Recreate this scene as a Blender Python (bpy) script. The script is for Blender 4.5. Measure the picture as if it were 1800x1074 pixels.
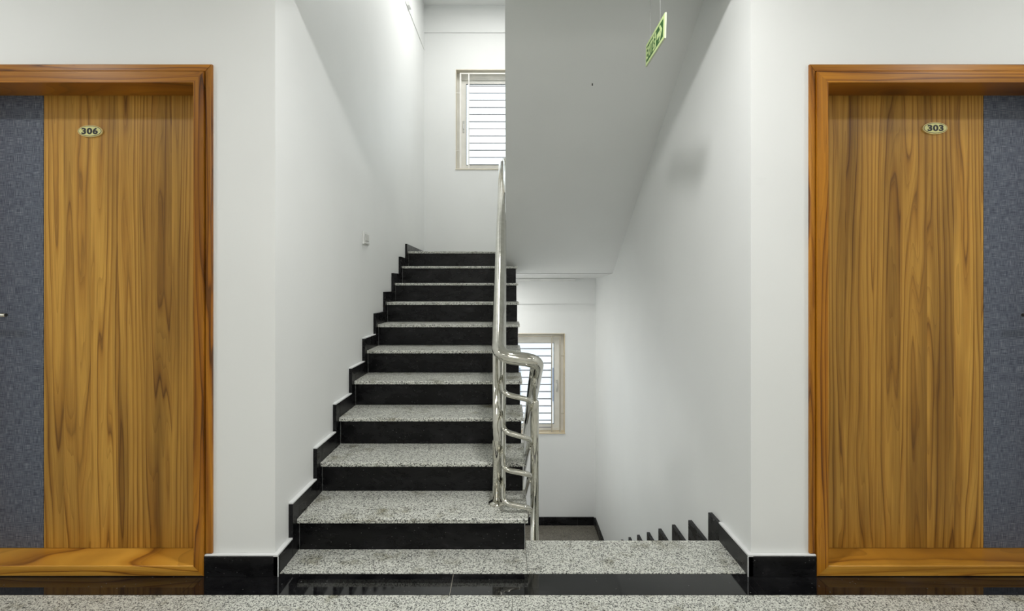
import bpy, bmesh, math, random
from mathutils import Vector, Matrix

random.seed(7)
for o in list(bpy.data.objects):
    bpy.data.objects.remove(o, do_unlink=True)
SC = bpy.context.scene
C = SC.collection

# ---------------------------------------------------------------- camera
cam_d = bpy.data.cameras.new('camera')
cam_d.sensor_fit = 'HORIZONTAL'
cam_d.sensor_width = 36.0
cam_d.lens = 880.0 / 1800.0 * 36.0
cam_d.shift_x = 9.0 / 1800.0
cam_d.shift_y = -31.0 / 1800.0
cam_d.clip_start = 0.02
cam = bpy.data.objects.new('camera', cam_d)
cam.location = (0, 0, 1.184)
cam.rotation_euler = (math.radians(90), 0, 0)
C.objects.link(cam)
SC.camera = cam

# ---------------------------------------------------------------- sky (bright overcast) and exposure
W = bpy.data.worlds.new('overcast_sky')
SC.world = W
W.use_nodes = True
bg = W.node_tree.nodes['Background']
bg.inputs[0].default_value = (0.90, 0.95, 1.0, 1)
bg.inputs[1].default_value = 2.3
SC.view_settings.view_transform = 'Standard'
SC.view_settings.look = 'None'
SC.view_settings.gamma = 1.0
SC.view_settings.use_curve_mapping = False
SC.view_settings.exposure = 0.06
SC.cycles.max_bounces = 8
LAMP_C = (1.0, 0.99, 0.97)
SPOT_W = 17.0        # round ceiling lamps near the stair opening and doors
PANEL_W = 3.0        # unseen ceiling panels added behind the camera as soft fill
WELL_W = 22.5        # stairwell ceiling panel, and the fill lights added lower down

# ---------------------------------------------------------------- materials
def nmat(name):
    m = bpy.data.materials.new(name); m.use_nodes = True
    nt = m.node_tree
    b = nt.nodes['Principled BSDF']
    return m, nt, b

class N:
    """tiny node helper"""
    def __init__(s, nt): s.nt = nt
    def new(s, t, **k):
        n = s.nt.nodes.new(t)
        for a, v in k.items(): setattr(n, a, v)
        return n
    def link(s, a, b): s.nt.links.new(a, b)
    def math(s, op, a, b=None, c=None):
        n = s.new('ShaderNodeMath', operation=op)
        for i, v in enumerate((a, b, c)):
            if v is None: continue
            if isinstance(v, (int, float)): n.inputs[i].default_value = v
            else: s.link(v, n.inputs[i])
        return n.outputs[0]
    def pos(s):
        g = s.new('ShaderNodeNewGeometry')
        return g.outputs['Position']
    def sep(s, v):
        n = s.new('ShaderNodeSeparateXYZ'); s.link(v, n.inputs[0]); return n.outputs
    def comb(s, x, y, z):
        n = s.new('ShaderNodeCombineXYZ')
        for i, v in enumerate((x, y, z)):
            if isinstance(v, (int, float)): n.inputs[i].default_value = v
            else: s.link(v, n.inputs[i])
        return n.outputs[0]
    def noise(s, vec, scale, detail=2.0, rough=0.5, dist=0.0):
        n = s.new('ShaderNodeTexNoise')
        s.link(vec, n.inputs['Vector'])
        n.inputs['Scale'].default_value = scale; n.inputs['Detail'].default_value = detail
        n.inputs['Roughness'].default_value = rough; n.inputs['Distortion'].default_value = dist
        return n.outputs[0]
    def ramp(s, fac, stops, interp='LINEAR'):
        n = s.new('ShaderNodeValToRGB'); n.color_ramp.interpolation = interp
        e = n.color_ramp.elements
        while len(e) < len(stops): e.new(0.5)
        for el, (p, c) in zip(e, stops):
            el.position = p; el.color = (c[0], c[1], c[2], 1)
        s.link(fac, n.inputs[0]); return n.outputs[0]
    def mix(s, fac, a, b, mode='MIX'):
        n = s.new('ShaderNodeMix', data_type='RGBA', blend_type=mode)
        if isinstance(fac, (int, float)): n.inputs[0].default_value = fac
        else: s.link(fac, n.inputs[0])
        for i, v in ((6, a), (7, b)):
            if isinstance(v, tuple): n.inputs[i].default_value = (*v, 1)
            else: s.link(v, n.inputs[i])
        return n.outputs[2]
    def bump(s, h, strength, dist, bsdf):
        n = s.new('ShaderNodeBump')
        n.inputs['Strength'].default_value = strength; n.inputs['Distance'].default_value = dist
        s.link(h, n.inputs['Height']); s.link(n.outputs[0], bsdf.inputs['Normal'])

def plain(name, col, rough=0.5, metal=0.0, spec=None, emit=None, es=0.0):
    m, nt, b = nmat(name)
    n = N(nt)
    # faint tonal unevenness so that no surface is perfectly flat in colour
    v = n.noise(n.pos(), 9.0, 1.0)
    c = n.ramp(v, [(0.3, tuple(x * 0.94 for x in col)), (0.7, tuple(min(1, x * 1.03) for x in col))])
    n.link(c, b.inputs['Base Color'])
    b.inputs['Roughness'].default_value = rough
    b.inputs['Metallic'].default_value = metal
    if spec is not None: b.inputs['Specular IOR Level'].default_value = spec
    if emit:
        b.inputs['Emission Color'].default_value = (*emit, 1)
        b.inputs['Emission Strength'].default_value = es
    return m

def paint(name, col):
    m, nt, b = nmat(name); n = N(nt)
    p = n.pos()
    big = n.noise(p, 1.6, 2.0, 0.55)
    c = n.ramp(big, [(0.3, tuple(x * 0.965 for x in col)), (0.7, col)])
    s = n.sep(p)
    # sparse scuffs
    sc = n.noise(n.comb(n.math('MULTIPLY', s[0], 1.0), s[1], n.math('MULTIPLY', s[2], 2.0)), 7.0, 4.0, 0.7)
    k = n.ramp(sc, [(0.66, (0, 0, 0)), (0.80, (1, 1, 1))])
    c = n.mix(n.math('MULTIPLY', k, 0.10), c, tuple(x * 0.72 for x in col))
    n.link(c, b.inputs['Base Color'])
    b.inputs['Roughness'].default_value = 0.55
    b.inputs['Specular IOR Level'].default_value = 0.35
    return m

def granite(name, lo, mid, hi, stain=0.5):
    m, nt, b = nmat(name); n = N(nt)
    p = n.pos()
    v = n.new('ShaderNodeTexVoronoi'); v.inputs['Scale'].default_value = 290.0; v.inputs['Randomness'].default_value = 1.0
    n.link(p, v.inputs['Vector'])
    cell = n.sep(v.outputs['Color'])[0]
    gr = n.noise(p, 112.0, 5.0, 0.75)
    f = n.math('ADD', n.math('MULTIPLY', cell, 0.45), n.math('MULTIPLY', gr, 0.95))
    f = n.math('SUBTRACT', f, 0.20)
    c = n.ramp(f, [(0.30, lo), (0.42, mid), (0.51, hi), (0.85, tuple(min(1, x * 1.12) for x in hi))])
    st = n.noise(p, 8.0, 6.0, 0.66)
    k = n.ramp(st, [(0.55, (0, 0, 0)), (0.70, (1, 1, 1))])
    c = n.mix(n.math('MULTIPLY', k, stain), c, (0.33, 0.30, 0.19), 'MULTIPLY')
    n.link(c, b.inputs['Base Color'])
    r = n.ramp(st, [(0.3, (0.28,) * 3), (0.7, (0.48,) * 3)])
    n.link(r, b.inputs['Roughness'])
    b.inputs['Specular IOR Level'].default_value = 0.4
    return m

def black_stone(name, rough, smudge=1.0, spec=0.22):
    m, nt, b = nmat(name); n = N(nt)
    p = n.pos(); s = n.sep(p)
    q = n.comb(s[0], s[1], n.math('MULTIPLY', s[2], 2.2))
    sm = n.noise(q, 6.0, 6.0, 0.68, 0.4)
    c = n.ramp(sm, [(0.40, (0.0035, 0.0035, 0.0042)), (0.60, (0.010, 0.010, 0.011)), (0.78, (0.040, 0.040, 0.043))])
    sp = n.new('ShaderNodeTexVoronoi'); sp.inputs['Scale'].default_value = 58.0
    n.link(q, sp.inputs['Vector'])
    near = n.math('LESS_THAN', sp.outputs['Distance'], 0.13)
    pick = n.math('GREATER_THAN', n.sep(sp.outputs['Color'])[0], 0.80)
    dust = n.math('MULTIPLY', n.math('MULTIPLY', near, pick), 0.55 * smudge)
    c = n.mix(dust, c, (0.30, 0.30, 0.29))
    n.link(c, b.inputs['Base Color'])
    r = n.ramp(sm, [(0.35, (rough,) * 3), (0.75, (min(1, rough + (0.22 if rough > 0.1 else 0.05)),) * 3)])
    n.link(r, b.inputs['Roughness'])
    b.inputs['Specular IOR Level'].default_value = spec
    return m

def wood(name, along, light, mid, dark, rings=9.0, plank=0.0, freq=1.0, seed=0.0, fibre=0.5, rough=0.38):
    """grain runs along axis 'x', 'y' or 'z'; contours of a stretched noise make cathedral figures"""
    m, nt, b = nmat(name); n = N(nt)
    s = n.sep(n.pos())
    if along == 'z': u, v, w = s[0], s[2], s[1]
    elif along == 'x': u, v, w = s[2], s[0], s[1]
    else: u, v, w = s[0], s[1], s[2]
    off = seed
    if plank:
        wob = n.math('ADD', u, 3.0)
        idn = n.math('FLOOR', n.math('DIVIDE', wob, plank))
        wn = n.new('ShaderNodeTexWhiteNoise', noise_dimensions='1D'); n.link(idn, wn.inputs['W'])
        off = n.math('MULTIPLY', n.math('ADD', wn.outputs['Value'], seed), 37.0)
        tone = wn.outputs['Value']
    q = n.comb(n.math('MULTIPLY', u, 5.5 * freq), n.math('MULTIPLY', v, 0.22 * freq), n.math('ADD', off, n.math('MULTIPLY', w, 1.5)))
    n1 = n.noise(q, 1.5, 2.0, 0.40, 0.15)
    wig = n.noise(n.comb(n.math('MULTIPLY', u, 15.0), n.math('MULTIPLY', v, 2.6), off), 1.0, 2.0)
    ph = n.math('ADD', n.math('MULTIPLY', n1, rings * 1.55), n.math('MULTIPLY', u, 22.0 * freq))
    ph = n.math('ADD', ph, n.math('MULTIPLY', wig, 0.55))
    saw = n.math('FRACT', ph)
    c = n.ramp(saw, [(0.0, dark), (0.10, mid), (0.48, light), (0.86, light), (0.97, mid), (1.0, dark)])
    # some growth lines are faint, some strong; a finer set runs between them
    faint = n.noise(n.comb(n.math('MULTIPLY', u, 9.0), n.math('MULTIPLY', v, 1.1), off), 1.0, 2.0)
    c = n.mix(n.ramp(faint, [(0.40, (0.0,) * 3), (0.64, (0.55,) * 3)]), c, tuple(0.5 * (a_ + b_) for a_, b_ in zip(light, mid)))
    saw2 = n.math('FRACT', n.math('MULTIPLY', ph, 2.7))
    c = n.mix(0.55, c, n.ramp(saw2, [(0.0, (0.62, 0.56, 0.48)), (0.25, (0.95, 0.93, 0.9)), (1.0, (1, 1, 1))]), 'MULTIPLY')
    fb = n.noise(n.comb(n.math('MULTIPLY', u, 260.0), n.math('MULTIPLY', v, 5.0), off), 1.0, 3.0, 0.6)
    fc = n.ramp(fb, [(0.30, (0.62, 0.58, 0.52)), (0.62, (1, 1, 1))])
    c = n.mix(fibre, c, fc, 'MULTIPLY')
    bd = n.noise(n.comb(n.math('MULTIPLY', u, 11.0), n.math('MULTIPLY', v, 0.55), off), 1.0, 3.0, 0.55)
    bc = n.ramp(bd, [(0.36, (0.42, 0.38, 0.31)), (0.57, (1.0, 1.0, 1.0))])
    c = n.mix(0.72, c, bc, 'MULTIPLY')
    if plank:
        tc = n.ramp(tone, [(0.0, (0.70, 0.66, 0.60)), (0.6, (1, 1, 1))])
        c = n.mix(0.65, c, tc, 'MULTIPLY')
    n.link(c, b.inputs['Base Color'])
    b.inputs['Roughness'].default_value = rough
    b.inputs['Specular IOR Level'].default_value = 0.35
    return m

def linen(name):
    m, nt, b = nmat(name); n = N(nt)
    s = n.sep(n.pos())
    a = n.noise(n.comb(n.math('MULTIPLY', s[0], 640.0), n.math('MULTIPLY', s[2], 26.0), 0.0), 1.0, 2.0)
    d = n.noise(n.comb(n.math('MULTIPLY', s[0], 26.0), n.math('MULTIPLY', s[2], 640.0), 4.0), 1.0, 2.0)
    f = n.math('MULTIPLY', n.math('ADD', a, d), 0.5)
    c = n.ramp(f, [(0.36, (0.032, 0.041, 0.064)), (0.50, (0.092, 0.108, 0.145)), (0.66, (0.25, 0.27, 0.31))])
    n.link(c, b.inputs['Base Color'])
    b.inputs['Roughness'].default_value = 0.45
    b.inputs['Specular IOR Level'].default_value = 0.3
    n.bump(f, 0.15, 0.001, b)
    return m

def steel(name):
    m, nt, b = nmat(name); n = N(nt)
    v = n.noise(n.pos(), 24.0, 4.0, 0.6)
    c = n.ramp(v, [(0.3, (0.60, 0.585, 0.52)), (0.7, (0.74, 0.73, 0.67))])
    n.link(c, b.inputs['Base Color'])
    b.inputs['Metallic'].default_value = 1.0
    b.inputs['Roughness'].default_value = 0.07
    return m

def glass(name):
    m = bpy.data.materials.new(name); m.use_nodes = True
    nt = m.node_tree; nt.nodes.clear(); n = N(nt)
    out = n.new('ShaderNodeOutputMaterial')
    tr = n.new('ShaderNodeBsdfTransparent'); tr.inputs[0].default_value = (0.93, 0.96, 0.96, 1)
    gl = n.new('ShaderNodeBsdfGlossy'); gl.inputs['Roughness'].default_value = 0.02
    fr = n.new('ShaderNodeFresnel'); fr.inputs[0].default_value = 1.45
    mx = n.new('ShaderNodeMixShader')
    n.link(fr.outputs[0], mx.inputs[0]); n.link(tr.outputs[0], mx.inputs[1]); n.link(gl.outputs[0], mx.inputs[2])
    n.link(mx.outputs[0], out.inputs[0])
    return m

M = {}
M['wall'] = paint('white_wall_paint', (0.82, 0.835, 0.825))
M['ceiling'] = paint('white_ceiling_paint', (0.80, 0.81, 0.80))
M['splash'] = plain('white_paint_edge', (0.74, 0.75, 0.75), 0.5)
M['granite'] = granite('grey_granite', (0.030, 0.032, 0.030), (0.29, 0.297, 0.268), (0.64, 0.65, 0.595), 0.8)
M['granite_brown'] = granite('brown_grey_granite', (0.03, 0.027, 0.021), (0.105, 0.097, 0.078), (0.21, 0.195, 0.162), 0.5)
M['black'] = black_stone('black_granite', 0.20)
M['black_floor'] = black_stone('polished_black_granite', 0.03, 0.6, 0.75)
M['door_wood'] = wood('walnut_laminate', 'z', (0.64, 0.355, 0.064), (0.45, 0.215, 0.030), (0.20, 0.088, 0.014), rings=7.0, plank=0.118)
M['frame_v'] = wood('teak_upright', 'z', (0.52, 0.215, 0.016), (0.32, 0.108, 0.007), (0.09, 0.032, 0.005), rings=5.0, seed=11.3, freq=1.5, rough=0.3)
M['frame_h'] = wood('teak_crosswise', 'x', (0.52, 0.215, 0.016), (0.32, 0.108, 0.007), (0.09, 0.032, 0.005), rings=5.0, seed=5.1, freq=1.5, rough=0.3)
M['sill'] = wood('teak_sill', 'x', (0.84, 0.44, 0.065), (0.64, 0.29, 0.032), (0.28, 0.10, 0.014), rings=4.0, seed=2.7, freq=1.3, rough=0.3)
M['linen'] = linen('navy_linen_laminate')
M['steel'] = steel('polished_steel')
M['plate'] = plain('pale_yellow_plate', (0.72, 0.70, 0.30), 0.4)
M['plate_rim'] = plain('brass_cream_rim', (0.74, 0.60, 0.25), 0.35)
M['ink'] = plain('black_print', (0.008, 0.008, 0.008), 0.5)
M['sign_pale'] = plain('pale_green_sign', (0.60, 0.74, 0.34), 0.5)
M['sign_edge'] = plain('white_sign_edge', (0.55, 0.60, 0.46), 0.5)
M['sign_green'] = plain('dark_green_print', (0.018, 0.115, 0.012), 0.5)
M['chain'] = plain('metal_chain', (0.62, 0.62, 0.62), 0.3, 0.8)
M['upvc'] = plain('cream_window_frame', (0.84, 0.83, 0.77), 0.35)
M['gasket'] = plain('black_rubber_gasket', (0.03, 0.03, 0.03), 0.6)
M['reveal'] = plain('cream_reveal_stone', (0.76, 0.71, 0.59), 0.45)
M['grille'] = plain('white_grille_paint', (0.90, 0.89, 0.85), 0.4)
M['grille_tan'] = plain('tan_grille_paint', (0.46, 0.42, 0.34), 0.5)  # lower window: darker and browner than the upper grille
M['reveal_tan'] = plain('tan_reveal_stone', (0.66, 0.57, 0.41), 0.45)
M['bar'] = plain('grey_grille_rod', (0.36, 0.36, 0.38), 0.45)
M['glass'] = glass('window_glass')
M['plastic'] = plain('white_plastic', (0.80, 0.81, 0.79), 0.4)
M['plastic_grey'] = plain('pale_grey_plastic', (0.60, 0.61, 0.58), 0.4)
M['dark_metal'] = plain('dark_cap', (0.05, 0.05, 0.05), 0.4, 0.5)
M['facade'] = paint('pale_facade', (0.62, 0.63, 0.66))
M['facade_dark'] = plain('facade_shutter', (0.22, 0.25, 0.32), 0.5)
M['lamp_glow'] = plain('lamp_diffuser', (0.9, 0.9, 0.88), 0.5, emit=(1.0, 0.97, 0.90), es=3.0)
M['lamp_glow'].cycles.emission_sampling = 'NONE'   # the lamps' own area lights do the lighting
M['lamp_rim'] = plain('lamp_rim', (0.8, 0.8, 0.8), 0.4)

# ---------------------------------------------------------------- mesh helpers
def bm_box(x0, x1, y0, y1, z0, z1, bm=None):
    bm = bm or bmesh.new()
    v = [bm.verts.new(p) for p in ((x0, y0, z0), (x1, y0, z0), (x1, y1, z0), (x0, y1, z0),
                                   (x0, y0, z1), (x1, y0, z1), (x1, y1, z1), (x0, y1, z1))]
    for f in ((3, 2, 1, 0), (4, 5, 6, 7), (0, 1, 5, 4), (1, 2, 6, 5), (2, 3, 7, 6), (3, 0, 4, 7)):
        bm.faces.new([v[i] for i in f])
    return bm

def bm_prism(a, b, bm=None):
    """two matching 3-D outlines joined into a closed solid"""
    bm = bm or bmesh.new()
    va = [bm.verts.new(p) for p in a]; vb = [bm.verts.new(p) for p in b]
    k = len(a)
    fs = [bm.faces.new(va), bm.faces.new(vb[::-1])]
    for i in range(k):
        fs.append(bm.faces.new((va[i], vb[i], vb[(i + 1) % k], va[(i + 1) % k])))
    bmesh.ops.recalc_face_normals(bm, faces=fs)
    return bm

def prism_yz(pts, x0, x1, bm=None):
    return bm_prism([(x0, y, z) for y, z in pts], [(x1, y, z) for y, z in pts], bm)

def prism_xz(pts, y0, y1, bm=None):
    return bm_prism([(x, y0, z) for x, z in pts], [(x, y1, z) for x, z in pts], bm)

def prism_xy(pts, z0, z1, bm=None):
    return bm_prism([(x, y, z0) for x, y in pts], [(x, y, z1) for x, y in pts], bm)

def fillet(pts, rad, n=8):
    """round the corners of a 3-D polyline; rad is one value or one per point"""
    P = [Vector(p) for p in pts]
    out = [P[0]]
    for i in range(1, len(P) - 1):
        r = rad[i] if isinstance(rad, (list, tuple)) else rad
        a = P[i - 1] - P[i]; b = P[i + 1] - P[i]
        d = min(r, a.length * 0.49, b.length * 0.49)
        p0 = P[i] + a.normalized() * d; p1 = P[i] + b.normalized() * d
        for k in range(n + 1):
            t = k / n
            out.append(p0 * (1 - t) ** 2 + P[i] * 2 * t * (1 - t) + p1 * t * t)
    out.append(P[-1])
    return out

def bm_tube(pts, r, seg=16, bm=None, dome=0.0):
    bm = bm or bmesh.new()
    P = [Vector(p) for p in pts]
    T = []
    for i in range(len(P)):
        t = P[min(i + 1, len(P) - 1)] - P[max(i - 1, 0)]
        T.append(t.normalized())
    up = Vector((0, 0, 1)) if abs(T[0].z) < 0.9 else Vector((1, 0, 0))
    nrm = (up - T[0] * up.dot(T[0])).normalized()
    rings = []
    R = r if isinstance(r, (list, tuple)) else [r] * len(P)
    for i, p in enumerate(P):
        nrm = (nrm - T[i] * nrm.dot(T[i])).normalized()
        bn = T[i].cross(nrm)
        rings.append([bm.verts.new(p + (nrm * math.cos(2 * math.pi * k / seg) + bn * math.sin(2 * math.pi * k / seg)) * R[i])
                      for k in range(seg)])
    fs = []
    for i in range(len(P) - 1):
        for k in range(seg):
            f = bm.faces.new((rings[i][k], rings[i][(k + 1) % seg], rings[i + 1][(k + 1) % seg], rings[i + 1][k]))
            f.smooth = True; fs.append(f)
    fs.append(bm.faces.new(rings[0][::-1])); fs.append(bm.faces.new(rings[-1]))
    bmesh.ops.recalc_face_normals(bm, faces=fs)
    return bm

def bm_lathe_z(prof, cx, cy, seg=28, bm=None):
    bm = bm or bmesh.new()
    rings = []
    for r, z in prof:
        rings.append([bm.verts.new((cx + r * math.cos(2 * math.pi * k / seg), cy + r * math.sin(2 * math.pi * k / seg), z)) for k in range(seg)])
    fs = []
    for i in range(len(prof) - 1):
        for k in range(seg):
            fs.append(bm.faces.new((rings[i][k], rings[i][(k + 1) % seg], rings[i + 1][(k + 1) % seg], rings[i + 1][k])))
            fs[-1].smooth = True
    fs.append(bm.faces.new(rings[0][::-1])); fs.append(bm.faces.new(rings[-1]))
    bmesh.ops.recalc_face_normals(bm, faces=fs)
    return bm

def bevel(bm, w, seg=2, keep=None):
    edges = [e for e in bm.edges if keep is None or keep(e)]
    bmesh.ops.bevel(bm, geom=edges, offset=w, segments=seg, profile=0.5, affect='EDGES')
    return bm

def wloc(o):
    v = o.location.copy()
    return v + wloc(o.parent) if o.parent else v

def obj(name, bm, m, parent=None, kind=None, label=None):
    """link one mesh; its origin sits at the middle of its base"""
    bm.normal_update()
    me = bpy.data.meshes.new(name)
    lo = Vector([min(v.co[i] for v in bm.verts) for i in range(3)])
    hi = Vector([max(v.co[i] for v in bm.verts) for i in range(3)])
    org = Vector(((lo.x + hi.x) / 2, (lo.y + hi.y) / 2, lo.z))
    bmesh.ops.translate(bm, verts=bm.verts, vec=-org)
    bm.to_mesh(me); bm.free()
    me.materials.append(M[m])
    o = bpy.data.objects.new(name, me); C.objects.link(o)
    if parent:
        o.parent = parent; o.location = org - wloc(parent)
    else:
        o.location = org
    if kind: o['kind'] = kind
    if label: o['label'] = label
    return o

def thing(name, loc, label, cat, kind=None, group=None):
    o = bpy.data.objects.new(name, None); C.objects.link(o)
    o.empty_display_size = 0.1; o.location = loc
    o['label'] = label; o['category'] = cat
    if kind: o['kind'] = kind
    if group: o['group'] = group
    return o

def tag(o, label, cat, kind=None, group=None):
    o['label'] = label; o['category'] = cat
    if kind: o['kind'] = kind
    if group: o['group'] = group
    return o

def copy_part(o, parent, delta):
    c = o.copy(); C.objects.link(c); c.parent = parent
    c.location = o.location + Vector(delta)
    return c

def text_bm(body, size, fn, offset=0.0, xs=1.0, depth=0.0006, spacing=1.0):
    """letters as a solid; fn maps (u, v, w) -> world"""
    cu = bpy.data.curves.new('lettering', 'FONT')
    cu.body = body; cu.size = size; cu.align_x = 'CENTER'; cu.align_y = 'CENTER'
    cu.offset = offset; cu.extrude = depth / 2; cu.space_character = spacing; cu.resolution_u = 4
    t = bpy.data.objects.new('lettering', cu); C.objects.link(t)
    dg = bpy.context.evaluated_depsgraph_get(); dg.update()
    me = bpy.data.meshes.new_from_object(t.evaluated_get(dg))
    bm = bmesh.new(); bm.from_mesh(me)
    bpy.data.objects.remove(t); bpy.data.curves.remove(cu); bpy.data.meshes.remove(me)
    vs = [v.co.copy() for v in bm.verts]
    cx = (min(v.x for v in vs) + max(v.x for v in vs)) / 2; cy = (min(v.y for v in vs) + max(v.y for v in vs)) / 2
    for v in bm.verts:
        v.co = fn((v.co.x - cx) * xs, v.co.y - cy, v.co.z)
    return bm

# ================================================================ dimensions (metres; +Y away from the camera)
YF, YI = 2.068, 2.340          # lobby face and stairwell face of the wall with the doors
YB = 5.800                     # far wall of the stairwell
XL = -0.957                    # left stairwell wall
XR0, XR1 = 1.008, 1.026        # right stairwell wall, near and far end (a little out of square)
R, T = 0.153, 0.279            # riser height and tread depth
Y1 = 2.261                     # first riser of the flight going up
R2, T2 = 0.156, 0.275          # flight going down
ZLAND, ZLOW = 10 * R, -10 * R2
ZCEIL, ZHEAD, ZTOP = 2.86, 2.55, 4.45
LX0, LX1, LY0 = -3.6, 3.7, -1.9   # lobby extents

def xr(y):
    return XR0 + (XR1 - XR0) * (y - YF) / (YB - YF)

# ================================================================ room shell
def front_wall(name, xa, xb, da, db, label):
    """lobby wall with one door opening between da and db (x), 2.06 high"""
    bm = bmesh.new()
    bm_box(xa, da, YF, YI, 0, ZCEIL, bm); bm_box(db, xb, YF, YI, 0, ZCEIL, bm); bm_box(da, db, YF, YI, 2.065, ZCEIL, bm)
    return tag(obj(name, bm, 'wall'), label, 'wall', 'structure')

front_wall('wall_front_left', LX0, XL, -2.37, -1.245, 'white painted wall around the left door, left of the stairs')
front_wall('wall_front_right', XR0, LX1, 1.275, 2.41, 'white painted wall around the right door, right of the stairs')
bm = bmesh.new()
bm_box(XL, XR0 + 0.002, YF, YI, ZHEAD, ZTOP + 0.15, bm)
tag(obj('wall_header', bm, 'wall'), 'white beam across the top of the stair opening', 'beam', 'structure')
bm = bmesh.new()
bm_box(XL - 0.2, XL, YI, YB, ZLOW - 0.2, ZTOP + 0.15, bm); bm_box(XL - 0.2, XL, YF + 0.001, YI, ZLOW - 0.2, 0.0, bm)
tag(obj('wall_left', bm, 'wall'), 'tall white wall along the left side of the rising stairs', 'wall', 'structure')
bm = prism_xy([(XR0, YF + 0.002), (XR1, YB), (XR1 + 0.2, YB), (XR0 + 0.2, YF + 0.002)], ZLOW - 0.2, 0.0)
prism_xy([(xr(YI), YI), (XR1, YB), (XR1 + 0.2, YB), (xr(YI) + 0.2, YI)], 0.0, ZTOP + 0.15, bm)
tag(obj('wall_right', bm, 'wall'), 'tall white wall along the right side of the descending stairs', 'wall', 'structure')

# far wall with two window openings
WX0, WX1 = -0.593, 0.672
WH = 1.160
WZ = (2.555, -0.504)          # sill heights, upper and lower window
bm = bmesh.new()
zc = [ZLOW - 0.2, WZ[1], WZ[1] + WH, WZ[0], WZ[0] + WH, ZTOP + 0.15]
ya, yb = YB, YB + 0.22
bm_box(XL - 0.2, WX0, ya, yb, zc[0], zc[5], bm); bm_box(WX1, XR1 + 0.2, ya, yb, zc[0], zc[5], bm)
for k in (0, 2, 4):
    bm_box(WX0, WX1, ya, yb, zc[k], zc[k + 1], bm)
wb = tag(obj('wall_back', bm, 'wall'), 'white far wall of the stairwell with two barred windows', 'wall', 'structure')
obj('lintel_beam', bm_box(XL, XR1, YB - 0.016, YB, 4.137, ZTOP), 'wall', wb)
obj('lintel_beam', bm_box(XL, XR1, YB - 0.022, YB, 1.000, 1.30), 'wall', wb)
# bottom wall under the lobby edge, top cover, well floor
tag(obj('wall_stairwell_front', bm_box(XL, XR0, 1.90, YF, ZLOW - 0.2, -0.05), 'wall'), 'white wall below the landing edge', 'wall', 'structure')
tag(obj('ceiling_stairwell', bm_box(XL - 0.2, XR1 + 0.2, YI, YB + 0.2, ZTOP, ZTOP + 0.15), 'ceiling'), 'white ceiling above the upper window', 'ceiling', 'structure')

# lobby shell behind the camera
bm = bmesh.new()
bm_box(LX0, LX1, LY0, YF, ZCEIL, ZCEIL + 0.2, bm)
tag(obj('ceiling', bm, 'ceiling'), 'white ceiling of the lobby', 'ceiling', 'structure')
tag(obj('wall_lobby_back', bm_box(LX0, LX1, LY0 - 0.2, LY0, 0, ZCEIL), 'wall'), 'white lobby wall facing the stairs', 'wall', 'structure')
tag(obj('wall_lobby_left', bm_box(LX0 - 0.2, LX0, LY0, YI, 0, ZCEIL), 'wall'), 'white wall at the left end of the lobby', 'wall', 'structure')
tag(obj('wall_lobby_right', bm_box(LX1, LX1 + 0.2, LY0, YI, 0, ZCEIL), 'wall'), 'white wall at the right end of the lobby', 'wall', 'structure')

# lobby floor of granite tiles
YS = 1.930                     # lobby granite stops here; black border strip beyond
fl = thing('floor', (0, 0, 0), 'speckled grey granite floor of the lobby', 'floor', 'structure')
obj('screed', bm_box(LX0, LX1, LY0, YF, -0.08, -0.022), 'plastic_grey', fl)
xs = [LX0, -2.55, -1.40, -0.25, 0.02, 1.17, 2.32, LX1]
ys = [YS - 0.0008 - 0.62 * k for k in range(7)]
ys[-1] = LY0
for i in range(len(xs) - 1):
    for j in range(len(ys) - 1):
        b_ = bm_box(xs[i] + 0.0006, xs[i + 1] - 0.0006, ys[j + 1] + 0.0008, ys[j] - 0.0004, -0.022, 0.0)
        obj('tile', b_, 'granite', fl)

# black granite border strip and granite landing slabs in the opening
tr = thing('trim_1', (0, YF, 0), 'polished black granite border strip at the foot of the doors', 'border strip', 'structure')
sx = [LX0, -2.30, -1.26, -0.221, 0.968, 1.003, 2.20, LX1]
for a, b in zip(sx[:-1], sx[1:]):
    obj('slab', bm_box(a + 0.0007, b - 0.0007, YS + 0.0006, YF + 0.004, -0.022, 0.0005), 'black_floor', tr)
obj('grout', bm_box(LX0, LX1, YS - 0.003, YF + 0.004, -0.025, -0.0025), 'reveal', tr)
ld = thing('trim_2', (0, 2.2, 0), 'speckled granite landing slabs between the two doors', 'landing', 'structure')
obj('slab', bevel(bm_box(XL + 0.003, 0.0845, YF + 0.005, Y1 + 0.02, -0.022, 0.003), 0.0012, 1), 'granite', ld)
obj('slab', bevel(bm_box(0.0865, xr(2.2) - 0.003, YF + 0.005, 2.341, -0.022, 0.003), 0.0012, 1), 'granite', ld)
obj('bed', bm_box(XL, XR0 + 0.002, YF + 0.004, Y1 + 0.03, -0.16, -0.022), 'wall', ld)
obj('bed', bm_box(0.084, xr(2.2), Y1 + 0.03, 2.318, -0.16, -0.022), 'wall', ld)

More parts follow.
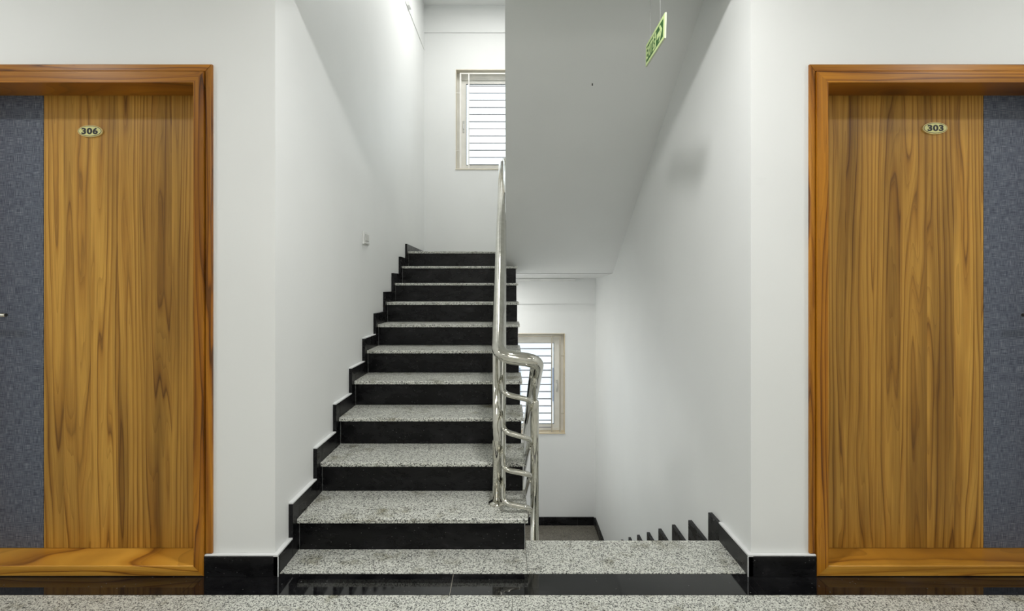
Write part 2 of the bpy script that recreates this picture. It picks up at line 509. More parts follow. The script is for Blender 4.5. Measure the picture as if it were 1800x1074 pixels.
# ================================================================ flight going up
st = thing('staircase', (-0.43, Y1, 0), 'granite staircase with black risers going up along the left wall', 'staircase')
SX0, SX1 = -0.937, 0.080
pts = []
for i in range(10):
    pts += [(Y1 + 0.02 + i * T, i * R - (0.02 if i else 0.02)), (Y1 + 0.02 + i * T, (i + 1) * R - 0.019)]
yl = Y1 + 9 * T                # landing edge
pts += [(yl + 0.10, ZLAND - 0.019), (yl + 0.10, 1.325), (yl - 0.02, 1.300)]
pts += [(Y1 + 0.30, -0.02 - 0.02)]
obj('waist_slab', prism_yz(pts, XL + 0.001, 0.0825), 'wall', st)
def tread_bm(x0, x1, y0, y1, zt, th=0.019):
    bm = bm_box(x0, x1, y0, y1, zt - th, zt)
    return bevel(bm, 0.006, 3, lambda e: all(abs(v.co.y - y0) < 1e-6 for v in e.verts) and abs(e.verts[0].co.z - e.verts[1].co.z) < 1e-6 and e.verts[0].co.z > zt - 1e-4)
tread0 = obj('tread', tread_bm(SX0 + 0.001, 0.094, Y1 - 0.028, Y1 + T + 0.018, R), 'granite', st)
riser0 = obj('riser', bm_box(SX0 + 0.002, SX1, Y1, Y1 + 0.0195, 0.0032, R - 0.0192), 'black', st)
for i in range(1, 9):
    copy_part(tread0, st, (0, i * T, i * R))
for i in range(1, 10):
    copy_part(riser0, st, (0, i * T, i * R))

# upper landing
ul = thing('upper_landing', (0, YB - 0.5, 1.3), 'stair landing below the upper window', 'landing', 'structure')
bm = prism_yz([(yl + 0.101, ZLAND - 0.02), (YB, ZLAND - 0.02), (YB, 1.293), (4.84, 1.322), (yl + 0.101, 1.323)], XL, XR1)
obj('landing_slab', bm, 'ceiling', ul)
obj('landing_paving', tread_bm(XL + 0.003, 0.094, yl - 0.028, YB - 0.019, ZLAND, 0.0195), 'granite', ul)
obj('skirting_tile', bm_box(XL + 0.018, 0.3, YB - 0.018, YB, ZLAND, ZLAND + 0.052), 'black', ul)

# stepped black skirting on the left wall
bl = thing('baseboard_left', (XL, Y1, 0), 'stepped black granite skirting along the left stair wall', 'skirting', 'structure')
H = 0.083; LEAD = 0.067; TK = 0.019
def left_tile(y0, y1, z0, z1, name='skirting_tile', m='black'):
    bm = bm_box(XL, XL + TK, y0, y1, z0, z1)
    if name == 'skirting_tile': bevel(bm, 0.0012, 1)
    return obj(name, bm, m, bl)
left_tile(YF - 0.018, Y1 - LEAD - 0.001, 0.003, H)
left_tile(Y1 - LEAD, Y1, 0.003, H - 0.001)
for i in range(1, 11):
    ya = Y1 + (i - 1) * T
    zt = i * R + (H if i < 10 else 0.068)
    left_tile(ya - LEAD, ya - 0.0008, (i - 1) * R + H + 0.0008, zt)
    if i < 10:
        left_tile(ya, ya + T - LEAD - 0.0008, i * R - 0.02, zt)
        left_tile(ya + T - LEAD, ya + T, i * R - 0.02, zt - 0.0008)
        if i < 6:
            left_tile(ya - LEAD, ya + T - LEAD - 0.002, zt, zt + 0.006, 'paint_edge', 'splash')
    else:
        left_tile(ya, YB - 0.019, ZLAND, zt)
left_tile(YF - 0.018, Y1 - LEAD - 0.002, H, H + 0.007, 'paint_edge', 'splash')

# ================================================================ flight going down (right) and its landing
sd = thing('staircase', (0.55, YI, ZLOW), 'staircase descending behind the landing slab along the right wall', 'staircase')
DX0 = 0.155
YD = 2.325
pts = [(YD + 0.0, -0.03)]
for k in range(10):
    pts += [(YD + k * T2 - 0.02, -k * R2 - 0.021 if k else -0.03), (YD + k * T2 - 0.02, -(k + 1) * R2 - 0.021)]
pts = pts[1:]
pts += [(YD + 9 * T2 + 0.1, -10 * R2 - 0.021), (YD + 9 * T2 + 0.1, -10 * R2 - 0.18), (YD + 9 * T2 - 0.1, -10 * R2 - 0.18), (YD - 0.02, -0.40)]
obj('waist_slab', prism_yz(pts, DX0 - 0.02, 1.0), 'wall', sd)
td = riser_d = None
for k in range(1, 10):
    if td is None:
        bm = bm_box(DX0 - 0.03, 0.990, YD - 0.018, YD + T2 + 0.012, -R2 - 0.02, -R2)
        td = obj('tread', bm, 'granite', sd)
        bm = bm_box(DX0 - 0.02, 0.990, YD - 0.0195, YD - 0.001, -R2, -0.024)
        riser_d = obj('riser', bm, 'black', sd)
    else:
        copy_part(td, sd, (0, (k - 1) * T2, -(k - 1) * R2))
        copy_part(riser_d, sd, (0, (k - 1) * T2, -(k - 1) * R2))
copy_part(riser_d, sd, (0, 9 * T2, -9 * R2))
ll = thing('lower_landing', (0.2, 5.3, ZLOW), 'dim granite half landing below the lower window', 'landing', 'structure')
obj('landing_slab', bm_box(XL, XR1, YF, YB, ZLOW - 0.2, ZLOW - 0.022), 'wall', ll)
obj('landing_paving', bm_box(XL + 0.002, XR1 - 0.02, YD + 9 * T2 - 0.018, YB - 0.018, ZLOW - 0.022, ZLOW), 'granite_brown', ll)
tb = thing('baseboard_back', (0.1, YB, ZLOW), 'black skirting at the foot of the far wall under the lower window', 'skirting', 'structure')
for a, b in ((XL + 0.002, -0.3), (-0.299, 0.42), (0.421, 0.815), (0.816, XR1 - 0.02)):
    obj('skirting_tile', bm_box(a, b, YB - 0.018, YB, ZLOW, ZLOW + 0.092), 'black', tb)

# saw-tooth black skirting on the right wall
br = thing('baseboard_right', (XR0, YI, 0), 'saw-tooth black skirting stepping down along the right wall', 'skirting', 'structure')
def right_tile(y0, y1, z0, z1, name='skirting_tile', m='black', tk=0.019):
    a = [(xr(y0) - tk, y0), (xr(y1) - tk, y1), (xr(y1) + 0.001, y1), (xr(y0) + 0.001, y0)]
    bm = prism_xy(a, z0, z1)
    if name == 'skirting_tile': bevel(bm, 0.0035, 2, lambda e: e.verts[0].co.z > z1 - 1e-5 and e.verts[1].co.z > z1 - 1e-5)
    return obj(name, bm, m, br)
right_tile(YF - 0.018, 2.340, 0.003, H)
right_tile(2.341, 2.465, -R2, H - 0.003)
right_tile(YF - 0.018, 2.340, H, H + 0.007, 'paint_edge', 'splash')
for k in range(1, 10):
    y0 = 2.465 + (k - 1) * T2
    right_tile(y0, y0 + T2 - 0.0008 - (0.10 if k % 3 == 1 else 0.0), -(k + 1) * R2, H - 0.010 - k * R2)
    if k % 3 == 1:
        right_tile(y0 + T2 - 0.10, y0 + T2 - 0.0008, -(k + 1) * R2, H - 0.012 - k * R2)
right_tile(2.465 + 9 * T2, YB - 0.018, ZLOW, ZLOW + 0.092)

# skirting on the lobby side
def lobby_skirting(name, xa, xb, label):
    t = thing(name, ((xa + xb) / 2, YF, 0), label, 'skirting', 'structure')
    obj('skirting_tile', bevel(bm_box(xa, xb, YF - 0.018, YF, 0.001, H), 0.001, 1), 'black', t)
    obj('paint_edge', bevel(bm_box(xa, xb, YF - 0.017, YF, H, H + 0.0075), 0.003, 2), 'splash', t)
lobby_skirting('baseboard_front_left', -1.2405, XL + TK, 'short black skirting between the left door and the stairs')
lobby_skirting('baseboard_front_right', XR0 - TK, 1.2685, 'short black skirting between the stairs and the right door')
obj('corner_joint', bm_box(XL + TK - 0.0005, XL + TK + 0.0028, YF - 0.0195, YF - 0.016, 0.001, H), 'splash', bpy.data.objects['baseboard_front_left'])
obj('corner_joint', bm_box(XR0 - TK - 0.0028, XR0 - TK + 0.0005, YF - 0.0195, YF - 0.016, 0.001, H), 'splash', bpy.data.objects['baseboard_front_right'])

# ================================================================ flight above: stepped slab whose underside fills the upper right
pts = []
SL = (2.661 - 1.325) / (4.84 - 2.569)
Y2 = 4.77
for k in range(10):
    y0 = Y2 - k * 0.27
    pts += [(y0, ZLAND + k * R - (0.021 if k == 0 else 0)), (y0, ZLAND + (k + 1) * R)]
pts += [(YI, ZLAND + 10 * R), (YI, 1.325 + SL * (4.84 - YI))]
pts += [(4.84, 1.325)]
pts += [(4.86, 1.325), (4.86, ZLAND - 0.021)]
bm = bm_prism([(-0.010, y, z) for y, z in pts], [(xr(y) + 0.002, y, z) for y, z in pts])
uf = tag(obj('upper_flight', bm, 'wall'), 'white plastered underside of the flight above, sloping down to the right of centre', 'stair flight', 'structure')

# ================================================================ doors
YD0 = 2.190                    # face of the door leaves
def make_door(name, s, xi, xm, xo, xfar, xsplit, number, px, pz, label):
    """s = +1: door lies to the right of its visible jamb, -1: to the left"""
    d = thing(name, ((xi + xfar) / 2, YF, 0), label, 'door', 'structure')
    fw = abs(xm - xi); aw = abs(xo - xm)
    zi, zm, zo = 2.025, 2.070, 2.103
    zs0, zs1 = 0.003, 0.045
    fi, fo = xfar, xfar + s * fw             # far jamb (outside the picture)
    y0, y1 = 2.049, 2.235
    # lining: mitred on all four corners
    fr = obj('jamb', prism_xz([(xi, zs1), (xm, zs0), (xm, zm), (xi, zi)], y0, y1), 'frame_v', d)
    obj('jamb', prism_xz([(fi, zs1), (fo, zs0), (fo, zm), (fi, zi)], y0, y1), 'frame_v', d)
    obj('head', prism_xz([(xi, zi), (xm, zm), (fo, zm), (fi, zi)], y0, y1), 'frame_h', d)
    obj('sill', bevel(prism_xz([(xi, zs1), (fi, zs1), (fo, zs0), (xm, zs0)], y0 + 0.002, y1), 0.002, 1), 'sill', d)
    # outer moulding, a little lower than the lining, with a thin dark gap
    g = s * 0.0025
    def mould(nm, pts, m):
        bm = prism_xz(pts, YF - 0.013, YF + 0.01)
        bevel(bm, 0.004, 2, lambda e: all(v.co.y < YF - 0.0129 for v in e.verts))
        obj(nm, bm, m, d)
    mould('outer_moulding', [(xm - g, H + 0.009), (xm - g, zm + 0.0025), (xo, zo), (xo, H + 0.009)], 'frame_v')
    mould('outer_moulding', [(fo + g, H + 0.009), (fo + g, zm + 0.0025), (fo + s * aw, zo), (fo + s * aw, H + 0.009)], 'frame_v')
    mould('outer_moulding', [(xm - g, zm + 0.0025), (fo + g, zm + 0.0025), (fo + s * aw, zo), (xo, zo)], 'frame_h')
    # leaf
    leaf = obj('door_leaf', bm_box(min(xi - s * 0.02, fi + s * 0.02), max(xi - s * 0.02, fi + s * 0.02), YD0 + 0.004, YD0 + 0.042, 0.046, 2.045), 'frame_v', d)
    a, b = sorted((xi - s * 0.02, xsplit - s * 0.0012))
    obj('wood_panel', bm_box(a, b, YD0, YD0 + 0.004, 0.047, 2.044), 'door_wood', leaf)
    a, b = sorted((xsplit + s * 0.0012, fi + s * 0.02))
    obj('linen_panel', bm_box(a, b, YD0, YD0 + 0.004, 0.047, 2.044), 'linen', leaf)
    # number plate
    def oval(rx, rz, ya, yb):
        p = [(px + rx * math.cos(2 * math.pi * k / 40), pz + rz * math.sin(2 * math.pi * k / 40)) for k in range(40)]
        return prism_xz(p, ya, yb)
    pl = obj('number_plate', bevel(oval(0.0545, 0.0262, YD0 - 0.006, YD0), 0.0015, 2, lambda e: all(v.co.y < YD0 - 0.0059 for v in e.verts)), 'plate_rim', d,
             label='pale yellow oval plate reading ' + number)
    obj('rim_line', oval(0.0505, 0.0228, YD0 - 0.0066, YD0 - 0.005), 'ink', pl)
    obj('plate_face', oval(0.0485, 0.0208, YD0 - 0.0072, YD0 - 0.005), 'plate', pl)
    obj('digits', text_bm(number, 0.0355, lambda u, v, w: Vector((px + u, YD0 - 0.0076 - w, pz + v)), offset=0.0015, xs=1.28, spacing=1.08), 'ink', pl)
    # lever handle near the far edge of the leaf
    hx = fi - s * 0.062
    hz = 1.068
    hd = obj('handle', bm_tube(fillet([(hx, YD0, hz), (hx, YD0 - 0.055, hz), (hx - s * 0.122, YD0 - 0.055, hz)], 0.02), 0.0085, 18), 'steel', d)
    obj('end_cap', bm_tube([(hx - s * 0.1215, YD0 - 0.055, hz), (hx - s * 0.1235, YD0 - 0.055, hz)], 0.0066, 18), 'dark_metal', hd)
    obj('rose_plate', bevel(bm_box(hx - 0.026, hx + 0.026, YD0 - 0.010, YD0, hz - 0.026, hz + 0.026), 0.003, 2), 'steel', hd)
    ky = hz - 0.085
    obj('key_plate', bevel(bm_box(hx - 0.026, hx + 0.026, YD0 - 0.014, YD0, ky - 0.026, ky + 0.026), 0.003, 2), 'steel', d)
    return d

make_door('door_1', -1, -1.2836, -1.2417, -1.2126, -2.320, -2.026, '306', -1.819, 1.868,
          'walnut veneer door 306 with navy linen strip, left of the stairs')
make_door('door_2', 1, 1.316, 1.2696, 1.2453, 2.385, 2.085, '303', 1.869, 1.881,
          'walnut veneer door 303 with navy linen strip, right of the stairs')

# ================================================================ windows with grilles
def make_window(name, z0, label, gmat='grille', rmat='reveal'):
    w = thing(name, ((WX0 + WX1) / 2, YB, z0), label, 'window', 'structure')
    x0, x1, z1 = WX0, WX1, z0 + WH
    t = 0.006
    # reveal lining
    obj('reveal', bm_box(x0, x0 + t, YB - 0.004, YB + 0.21, z0, z1), rmat, w)
    obj('reveal', bm_box(x1 - t, x1, YB - 0.004, YB + 0.21, z0, z1), rmat, w)
    obj('reveal', bm_box(x0 + t, x1 - t, YB - 0.004, YB + 0.21, z1 - t, z1), rmat, w)
    obj('window_sill', bevel(bm_box(x0 - 0.004, x1 + 0.004, YB - 0.010, YB + 0.21, z0 - 0.004, z0 + 0.010), 0.003, 1), rmat, w)
    # fixed frame and two sashes
    ya, yb = YB + 0.10, YB + 0.16
    fw = 0.055
    obj('window_frame', bm_box(x0 + t, x0 + t + fw, ya, yb, z0 + 0.01, z1 - t), 'upvc', w)
    obj('window_frame', bm_box(x1 - t - fw, x1 - t, ya, yb, z0 + 0.01, z1 - t), 'upvc', w)
    obj('window_frame', bm_box(x0 + t + fw, x1 - t - fw, ya - 0.012, yb, z1 - t - 0.075, z1 - t), 'upvc', w)
    obj('window_frame', bm_box(x0 + t + fw, x1 - t - fw, ya, yb, z0 + 0.01, z0 + 0.040), 'upvc', w)
    xm = (x0 + x1) / 2
    for a, b, sd_ in ((x0 + t + fw, xm + 0.02, -1), (xm - 0.02, x1 - t - fw, 1)):
        yo = ya + 0.012 + (0.016 if sd_ > 0 else 0.0)
        za, zb = z0 + 0.040, z1 - t - 0.075
        bw = 0.052
        bm = bmesh.new()
        # mitred sash ring
        o_ = [(a, za), (b, za), (b, zb), (a, zb)]
        i_ = [(a + bw, za + bw * 0.7), (b - bw, za + bw * 0.7), (b - bw, zb - bw * 0.8), (a + bw, zb - bw * 0.8)]
        for k in range(4):
            q = [o_[k], o_[(k + 1) % 4], i_[(k + 1) % 4], i_[k]]
            prism_xz(q, yo, yo + 0.028, bm)
        sash = obj('sash', bm, 'upvc', w)
        obj('pane', bm_box(a + bw - 0.004, b - bw + 0.004, yo + 0.011, yo + 0.017, za + bw * 0.7 - 0.004, zb - bw * 0.8 + 0.004), 'glass', sash)
        gi = [(a + bw, za + bw * 0.7), (b - bw, za + bw * 0.7), (b - bw, zb - bw * 0.8), (a + bw, zb - bw * 0.8)]
        gm = bmesh.new()
        g5 = 0.006
        bm_box(gi[0][0], gi[1][0], yo + 0.004, yo + 0.010, gi[0][1], gi[0][1] + g5, gm); bm_box(gi[0][0], gi[1][0], yo + 0.004, yo + 0.010, gi[2][1] - g5, gi[2][1], gm)
        bm_box(gi[0][0], gi[0][0] + g5, yo + 0.004, yo + 0.010, gi[0][1] + g5, gi[2][1] - g5, gm); bm_box(gi[1][0] - g5, gi[1][0], yo + 0.004, yo + 0.010, gi[0][1] + g5, gi[2][1] - g5, gm)
        obj('gasket', gm, 'gasket', sash)
        hx = a + 0.022 if sd_ < 0 else b - 0.022
        hzc = z0 + 0.53
        hb = bevel(bm_box(hx - 0.010, hx + 0.010, yo - 0.010, yo, hzc - 0.070, hzc + 0.070), 0.004, 2)
        hn = obj('latch', hb, 'plastic_grey', sash)
        obj('latch_knob', bevel(bm_box(hx - 0.006, hx + 0.006, yo - 0.022, yo - 0.010, hzc - 0.030, hzc + 0.030), 0.003, 2), 'plastic', hn)
    # grille of square uprights and thin rods
    yg = YB + 0.022
    ups = []
    for ux, wd in ((x0 + 0.053, 0.017), (x0 + 0.150, 0.014), (x1 - 0.150, 0.014), (x1 - 0.053, 0.017)):
        ups.append(obj('grille_upright', bm_box(ux - wd / 2, ux + wd / 2, yg, yg + 0.012, z0 + 0.010, z1 - 0.030), gmat, w))
    obj('grille_rail', bm_box(x0 + 0.053, x1 - 0.053, yg + 0.001, yg + 0.011, z1 - 0.030 - 0.012, z1 - 0.030), gmat, w)
    rod = None
    for k in range(12):
        zz = z1 - 0.181 - k * 0.0831
        if rod is None:
            rod = obj('grille_rod', bm_tube([(x0 + 0.150, yg + 0.006, zz), (x1 - 0.150, yg + 0.006, zz)], 0.0066, 8), 'bar', w)
        else:
            copy_part(rod, w, (0, 0, -k * 0.0831))
    for zz in (z1 - 0.262, z1 - 0.935):
        obj('grille_tie', bm_box(x0 + t, x0 + 0.053, yg + 0.002, yg + 0.010, zz - 0.004, zz + 0.004), gmat, w)
        obj('grille_tie', bm_box(x1 - 0.053, x1 - t, yg + 0.002, yg + 0.010, zz - 0.004, zz + 0.004), gmat, w)
    return w
make_window('window_1', WZ[0], 'barred white-framed window high above the top of the stairs')
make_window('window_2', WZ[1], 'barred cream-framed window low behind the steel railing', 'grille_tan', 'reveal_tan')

# ================================================================ stainless steel railing
rl = thing('stair_railing', (0.03, 2.38, 0.0), 'polished steel stair railing with four rails, winding between the two flights', 'railing')
SU, SDN = 0.590, -0.548
YT = 2.290                      # front of the turn
def up(y, z, x, y2): return (x, y2, z + SU * (y2 - y))
zh = 0.885
hp = [(0.10, 5.03, zh + SU * 2.66), (-0.048, 5.02, zh + SU * 2.66), (-0.047, 4.93, zh + SU * 2.59), (-0.040, YT - 0.004, zh - 0.012),
      (0.141, YT + 0.002, zh - 0.036), (0.141, 4.78, zh - 0.075 + SDN * (4.78 - YT - 0.09))]
obj('handrail', bm_tube(fillet(hp, [0, 0.06, 0.06, 0.075, 0.065, 0], 14), 0.0315, 28), 'steel', rl)
rows = [(0.704, 0.664), (0.532, 0.485), (0.358, 0.322), (0.205, 0.166)]
SR = 0.560
for i, (za, zb) in enumerate(rows):
    p = [(-0.017, 4.72, za + SR * (4.72 - YT)), (-0.017, YT, za - 0.004),
         (0.106, YT + 0.012, zb + 0.004), (0.106, 4.70, zb - 0.035 + SDN * (4.70 - YT - 0.075))]
    obj('rail', bm_tube(fillet(p, [0, 0.038, 0.036, 0], 12), 0.0122, 18), 'steel', rl)
# lower post of the rising flight
PX, PY = -0.049, 2.394
zt = zh + SU * (PY - YT - 0.06)
po = obj('post', bm_lathe_z([(0.0195, R), (0.0195, R + 0.30), (0.0200, R + 0.302), (0.0200, R + 0.304), (0.0195, R + 0.306), (0.0195, zt)], PX, PY, 28), 'steel', rl)
obj('base_flange', bm_lathe_z([(0.040, R), (0.041, R + 0.003), (0.039, R + 0.008), (0.026, R + 0.013), (0.0196, R + 0.015)], PX, PY, 28), 'steel', po)
for za, zb in rows:
    zz = za + SR * (PY - YT)
    obj('pin', bm_tube([(PX + 0.014, PY - 0.006, zz - 0.035), (-0.017, PY, zz)], 0.0055, 10), 'steel', po)
# post of the descending flight
QX, QY = 0.1345, 2.430
zq = 0.640
qo = obj('post', bm_lathe_z([(0.0205, -R2), (0.0205, zq - 0.010), (0.0195, zq - 0.004), (0.015, zq), (0.009, zq + 0.002)], QX, QY, 28), 'steel', rl)
zhd = zh - 0.075 + SDN * (QY - YT - 0.09)
obj('neck', bm_lathe_z([(0.0082, zq - 0.002), (0.0082, zhd - 0.075), (0.0125, zhd - 0.074), (0.0125, zhd)], QX, QY, 20), 'steel', qo)
obj('base_flange', bm_lathe_z([(0.042, -R2), (0.042, -R2 + 0.004), (0.022, -R2 + 0.012)], QX, QY, 28), 'steel', qo)
for za, zb in rows[1:]:
    zz = zb - 0.035 + SDN * (QY - YT - 0.075)
    obj('pin', bm_tube([(0.106, QY, zz), (QX, QY + 0.005, zz - 0.03)], 0.0055, 10), 'steel', qo)
# far posts at the top and bottom of the flights
yq = Y1 + 8.45 * T
zq9 = 9 * R
obj('post', bm_lathe_z([(0.038, zq9), (0.038, zq9 + 0.008), (0.0195, zq9 + 0.012), (0.0195, zh + SU * (yq - YT - 0.06))], PX, yq, 24), 'steel', rl)
obj('post', bm_lathe_z([(0.0205, -9 * R2), (0.0205, zh - 0.075 + SDN * (4.6 - YT - 0.09))], QX + 0.004, 4.60, 24), 'steel', rl)

# ================================================================ hanging exit sign
sg = thing('exit_sign', (0.656, 2.229, 2.23), 'small pale green exit sign hanging edge-on from two chains', 'sign')
A0 = Vector((0.668, 2.410, 2.247)); A1 = Vector((0.644, 2.047, 2.206))
U = (A1 - A0); LEN = U.length; U.normalize()
VV = Vector((0, 0, 1)); VV = (VV - U * U.dot(VV)).normalized()
WW = U.cross(VV); WW = WW if WW.x < 0 else -WW        # towards the reader
SH = 0.0995
def sp(u, v, w): return A0 + U * u + VV * v + WW * w
def sign_poly(pts, w0, w1, bm=None):
    return bm_prism([sp(u, v, w0) for u, v in pts], [sp(u, v, w1) for u, v in pts], bm)
def rect(u0, u1, v0, v1): return [(u0, v0), (u1, v0), (u1, v1), (u0, v1)]
pn = obj('panel', sign_poly(rect(0, LEN, 0, SH), -0.007, 0.0), 'sign_edge', sg)
obj('face', sign_poly(rect(0.001, LEN - 0.001, 0.001, SH - 0.001), 0.0, 0.0006), 'sign_pale', sg)
obj('green_field', sign_poly(rect(0.017, LEN - 0.024, 0.014, SH - 0.014), 0.0006, 0.0010), 'sign_green', sg)
obj('lettering', text_bm('EXIT', 0.074, lambda u, v, w: sp(0.086 + u, SH / 2 + v, 0.0014 + w), offset=0.0013, xs=0.80, spacing=1.06), 'sign_pale', sg)
# running man through a doorway
obj('doorway', sign_poly(rect(0.156, 0.214, 0.018, SH - 0.018), 0.0010, 0.0014), 'sign_pale', sg)
bm = bmesh.new()
def stroke(p, q, wd):
    a = Vector((p[0], p[1])); b = Vector((q[0], q[1])); d = (b - a).normalized(); nn = Vector((-d.y, d.x)) * wd / 2
    sign_poly([tuple(a + nn), tuple(a - nn), tuple(b - nn), tuple(b + nn)], 0.0014, 0.0018, bm)
hc = (0.190, 0.0735)
sign_poly([(hc[0] + 0.0062 * math.cos(k * math.pi / 8), hc[1] + 0.0062 * math.sin(k * math.pi / 8)) for k in range(16)], 0.0014, 0.0018, bm)
stroke((0.187, 0.066), (0.181, 0.044), 0.011)
stroke((0.186, 0.064), (0.199, 0.053), 0.005); stroke((0.199, 0.053), (0.208, 0.058), 0.005)
stroke((0.184, 0.064), (0.170, 0.058), 0.005); stroke((0.170, 0.058), (0.166, 0.047), 0.005)
stroke((0.182, 0.046), (0.196, 0.037), 0.007); stroke((0.196, 0.037), (0.192, 0.022), 0.006)
stroke((0.180, 0.046), (0.172, 0.032), 0.007); stroke((0.172, 0.032), (0.158, 0.029), 0.006)
obj('running_figure', bm, 'sign_green', sg)
ac = SH / 2
bm = sign_poly(rect(0.232, 0.292, ac - 0.011, ac + 0.011), 0.0010, 0.0014)
sign_poly([(0.270, ac + 0.031), (0.290, ac + 0.031), (0.330, ac), (0.290, ac - 0.031), (0.270, ac - 0.031), (0.300, ac)], 0.0010, 0.00145, bm)
obj('arrow', bm, 'sign_pale', sg)
for u in (0.075, 0.268):
    base = sp(u, SH, -0.0035)
    ztop = ZHEAD
    bm = bmesh.new()
    k = 0; z = base.z
    bm_tube([(base.x, base.y, base.z - 0.004), (base.x, base.y, ztop)], 0.0007, 6, bm)
    while z < ztop - 0.004:
        r = bmesh.ops.create_icosphere(bm, subdivisions=1, radius=0.0021)
        bmesh.ops.translate(bm, verts=r['verts'], vec=(base.x, base.y, z)); z += 0.0065
    obj('chain', bm, 'chain', sg)
    obj('eyelet', bm_tube(fillet([base + Vector((0, -0.005, 0)), base + Vector((0, -0.004, 0.008)), base + Vector((0, 0.004, 0.008)), base + Vector((0, 0.005, 0))], 0.004, 4), 0.0011, 8), 'chain', sg)

# ================================================================ small fittings
sw = thing('switch_plate', (XL, 3.378, 1.475), 'small white light switch plate on the left stair wall', 'switch')
obj('plate', bevel(bm_box(XL, XL + 0.010, 3.312, 3.444, 1.474, 1.562), 0.003, 2), 'plastic', sw)
obj('rocker', bevel(bm_box(XL + 0.010, XL + 0.015, 3.345, 3.425, 1.500, 1.545), 0.002, 2), 'plastic_grey', sw)
obj('lower_lip', bevel(bm_box(XL + 0.008, XL + 0.014, 3.318, 3.438, 1.478, 1.490), 0.002, 1), 'plastic_grey', sw)

cc = thing('cable_channel', (XL, 5.27, 3.90), 'thin white cable channel high on the left stair wall', 'cable channel')
obj('channel', bm_prism([(XL, 4.70, 3.872), (XL + 0.007, 4.70, 3.872), (XL + 0.007, 4.70, 3.882), (XL, 4.70, 3.882)],
                        [(XL, YB - 0.016, 3.930), (XL + 0.007, YB - 0.016, 3.930), (XL + 0.007, YB - 0.016, 3.940), (XL, YB - 0.016, 3.940)]), 'plastic', cc)
obj('junction_box', bevel(bm_box(XL, XL + 0.030, 4.78, 4.86, 3.884, 3.925), 0.003, 2), 'plastic', cc)

def tube_light(x0, x1, y, z, label):
    t = thing('tube_light', ((x0 + x1) / 2, y, z), label, 'light')
    obj('housing', bevel(bm_box(x0, x1, y - 0.030, y, z, z + 0.030), 0.003, 1), 'plastic', t)
    obj('end_cap', bm_box(x0 - 0.010, x0, y - 0.034, y, z - 0.004, z + 0.032), 'plastic', t)
    obj('end_cap', bm_box(x1, x1 + 0.010, y - 0.034, y, z - 0.004, z + 0.032), 'plastic', t)
    return t
tube_light(0.05, 0.785, YB - 0.022, 1.262, 'slim tube light on the far wall just under the landing')

tag(obj('ceiling_screw', bm_tube([(0.512, 3.0, 1.325 + SL * (4.84 - 3.0) - 0.012), (0.512, 3.0, 1.325 + SL * (4.84 - 3.0) + 0.01)], 0.0035, 8), 'dark_metal'),
    'tiny dark screw stub in the sloping white underside', 'screw')

# ================================================================ lobby lamps (overhead, outside the picture) and added fill lights
def round_lamp(x, y, watts, label, rad=0.085):
    t = thing('ceiling_lamp', (x, y, ZCEIL - 0.06), label, 'lamp', group='round lobby lamps')
    obj('rim', bm_lathe_z([(rad + 0.02, ZCEIL - 0.001), (rad + 0.022, ZCEIL - 0.05), (rad + 0.004, ZCEIL - 0.055), (rad + 0.004, ZCEIL - 0.050)], x, y, 32), 'lamp_rim', t)
    obj('diffuser', bm_lathe_z([(rad, ZCEIL - 0.056), (rad, ZCEIL - 0.050)], x, y, 32), 'lamp_glow', t)
    l = bpy.data.lights.new('lamp_light', 'AREA'); l.shape = 'DISK'; l.size = rad * 2; l.energy = watts; l.color = LAMP_C
    lo = bpy.data.objects.new('lamp_light', l); C.objects.link(lo); lo.parent = t; lo.location = (0, 0, -0.002)
round_lamp(0.22, 1.42, SPOT_W * 1.65, 'round ceiling lamp in front of the stair opening')
round_lamp(-2.75, 1.00, SPOT_W * 0.88, 'round ceiling lamp near the left door')
round_lamp(2.85, 1.00, SPOT_W * 0.88, 'round ceiling lamp near the right door')
def fill_panel(x, y, watts, label):  # unseen panels, added as general fill for the lobby
    t = thing('fill_panel', (x, y, ZCEIL - 0.03), label, 'lamp', group='added lobby fill panels')
    obj('tray', bm_box(x - 0.62, x + 0.62, y - 0.32, y + 0.32, ZCEIL - 0.028, ZCEIL - 0.001), 'lamp_rim', t)
    obj('diffuser', bm_box(x - 0.60, x + 0.60, y - 0.30, y + 0.30, ZCEIL - 0.032, ZCEIL - 0.028), 'lamp_glow', t)
    l = bpy.data.lights.new('lamp_light', 'AREA'); l.shape = 'RECTANGLE'; l.size = 1.2; l.size_y = 0.6; l.energy = watts; l.color = LAMP_C
    lo = bpy.data.objects.new('lamp_light', l); C.objects.link(lo); lo.parent = t; lo.location = (0, 0, -0.004)
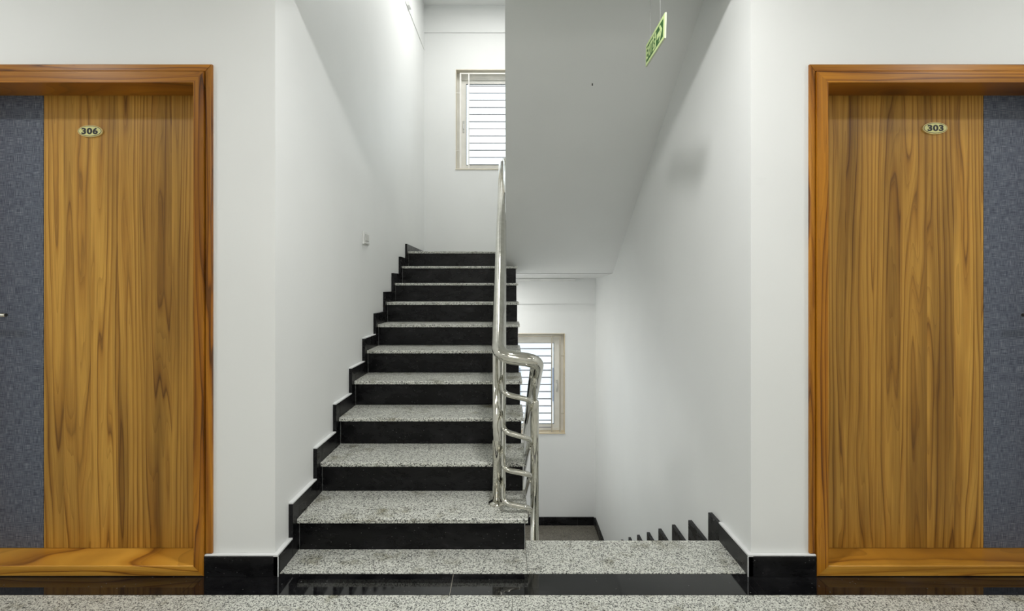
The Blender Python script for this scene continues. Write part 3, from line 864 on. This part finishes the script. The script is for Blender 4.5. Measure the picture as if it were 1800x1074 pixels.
# stairwell ceiling panel, plus unseen fill lights added by the landings and in the lobby
def lamp_or_fill(name, lo, hi, face, watts, label):
    c = [(a + b) / 2 for a, b in zip(lo, hi)]
    t = thing(name, c, label, 'lamp')
    bm = bm_box(lo[0], hi[0], lo[1], hi[1], lo[2], hi[2])
    obj('housing', bm, 'lamp_rim', t)
    l = bpy.data.lights.new('lamp_light', 'AREA'); l.shape = 'RECTANGLE'; l.energy = watts; l.color = LAMP_C
    lo_ = bpy.data.objects.new('lamp_light', l); C.objects.link(lo_); lo_.parent = t
    if face == 'down':
        l.size = hi[0] - lo[0]; l.size_y = hi[1] - lo[1]; lo_.location = (0, 0, lo[2] - c[2] - 0.004)
        obj('diffuser', bm_box(lo[0] + 0.01, hi[0] - 0.01, lo[1] + 0.01, hi[1] - 0.01, lo[2] - 0.002, lo[2]), 'lamp_glow', t)
    else:
        l.size = hi[0] - lo[0]; l.size_y = hi[2] - lo[2]; lo_.location = (0, hi[1] - c[1] + 0.004, 0)
        lo_.rotation_euler = (math.radians(90), 0, 0)
        obj('diffuser', bm_box(lo[0] + 0.01, hi[0] - 0.01, hi[1], hi[1] + 0.002, lo[2] + 0.01, hi[2] - 0.01), 'lamp_glow', t)
lamp_or_fill('ceiling_panel', (-0.45, 4.00, ZTOP - 0.03), (0.25, 5.05, ZTOP - 0.001), 'down', WELL_W, 'flush ceiling panel above the upper flight')
lamp_or_fill('landing_fill', (-0.80, 4.95, 1.262), (-0.20, 5.55, 1.290), 'down', WELL_W * 0.50, 'added fill light hidden under the upper landing')  # added out of sight to brighten the lower stairwell
lamp_or_fill('low_well_fill', (-0.75, YF + 0.001, -0.60), (-0.15, YF + 0.03, -0.30), 'far', WELL_W * 0.56, 'added fill light hidden below the landing edge')  # added out of sight to light the lower back and right walls
lamp_or_fill('lobby_fill', (-0.70, LY0 + 0.001, 2.15), (0.70, LY0 + 0.04, 2.55), 'far', 6.0, 'added frontal fill light on the lobby wall behind the viewer')  # unseen, added as flat frontal fill for walls and soffit
for x, nm in ((-2.3, 'left'), (0.0, 'middle'), (2.3, 'right')):
    fill_panel(x, -0.9, PANEL_W, 'added ceiling fill panel behind the viewer, ' + nm + ' one')

# ================================================================ neighbouring house seen through the lower window
hb = thing('building', (1.0, 13.0, -6.0), 'pale neighbouring house seen through the lower window', 'building')
obj('wall', bm_box(-8, 9, 13.0, 19.0, -6.0, -0.35), 'facade', hb)
obj('parapet', bm_box(-8.05, 9.05, 12.9, 13.15, -0.35, -0.10), 'facade', hb)
pane0 = None
for j in range(3):
    for i in range(9):
        x, z = -6.6 + i * 1.55, -1.75 - j * 1.6
        if pane0 is None:
            pane0 = obj('window_pane', bm_box(x, x + 0.75, 12.97, 13.02, z, z + 0.85), 'facade_dark', hb)
            z00, x00 = z, x
        else:
            copy_part(pane0, hb, (x - x00, 0, z - z00))
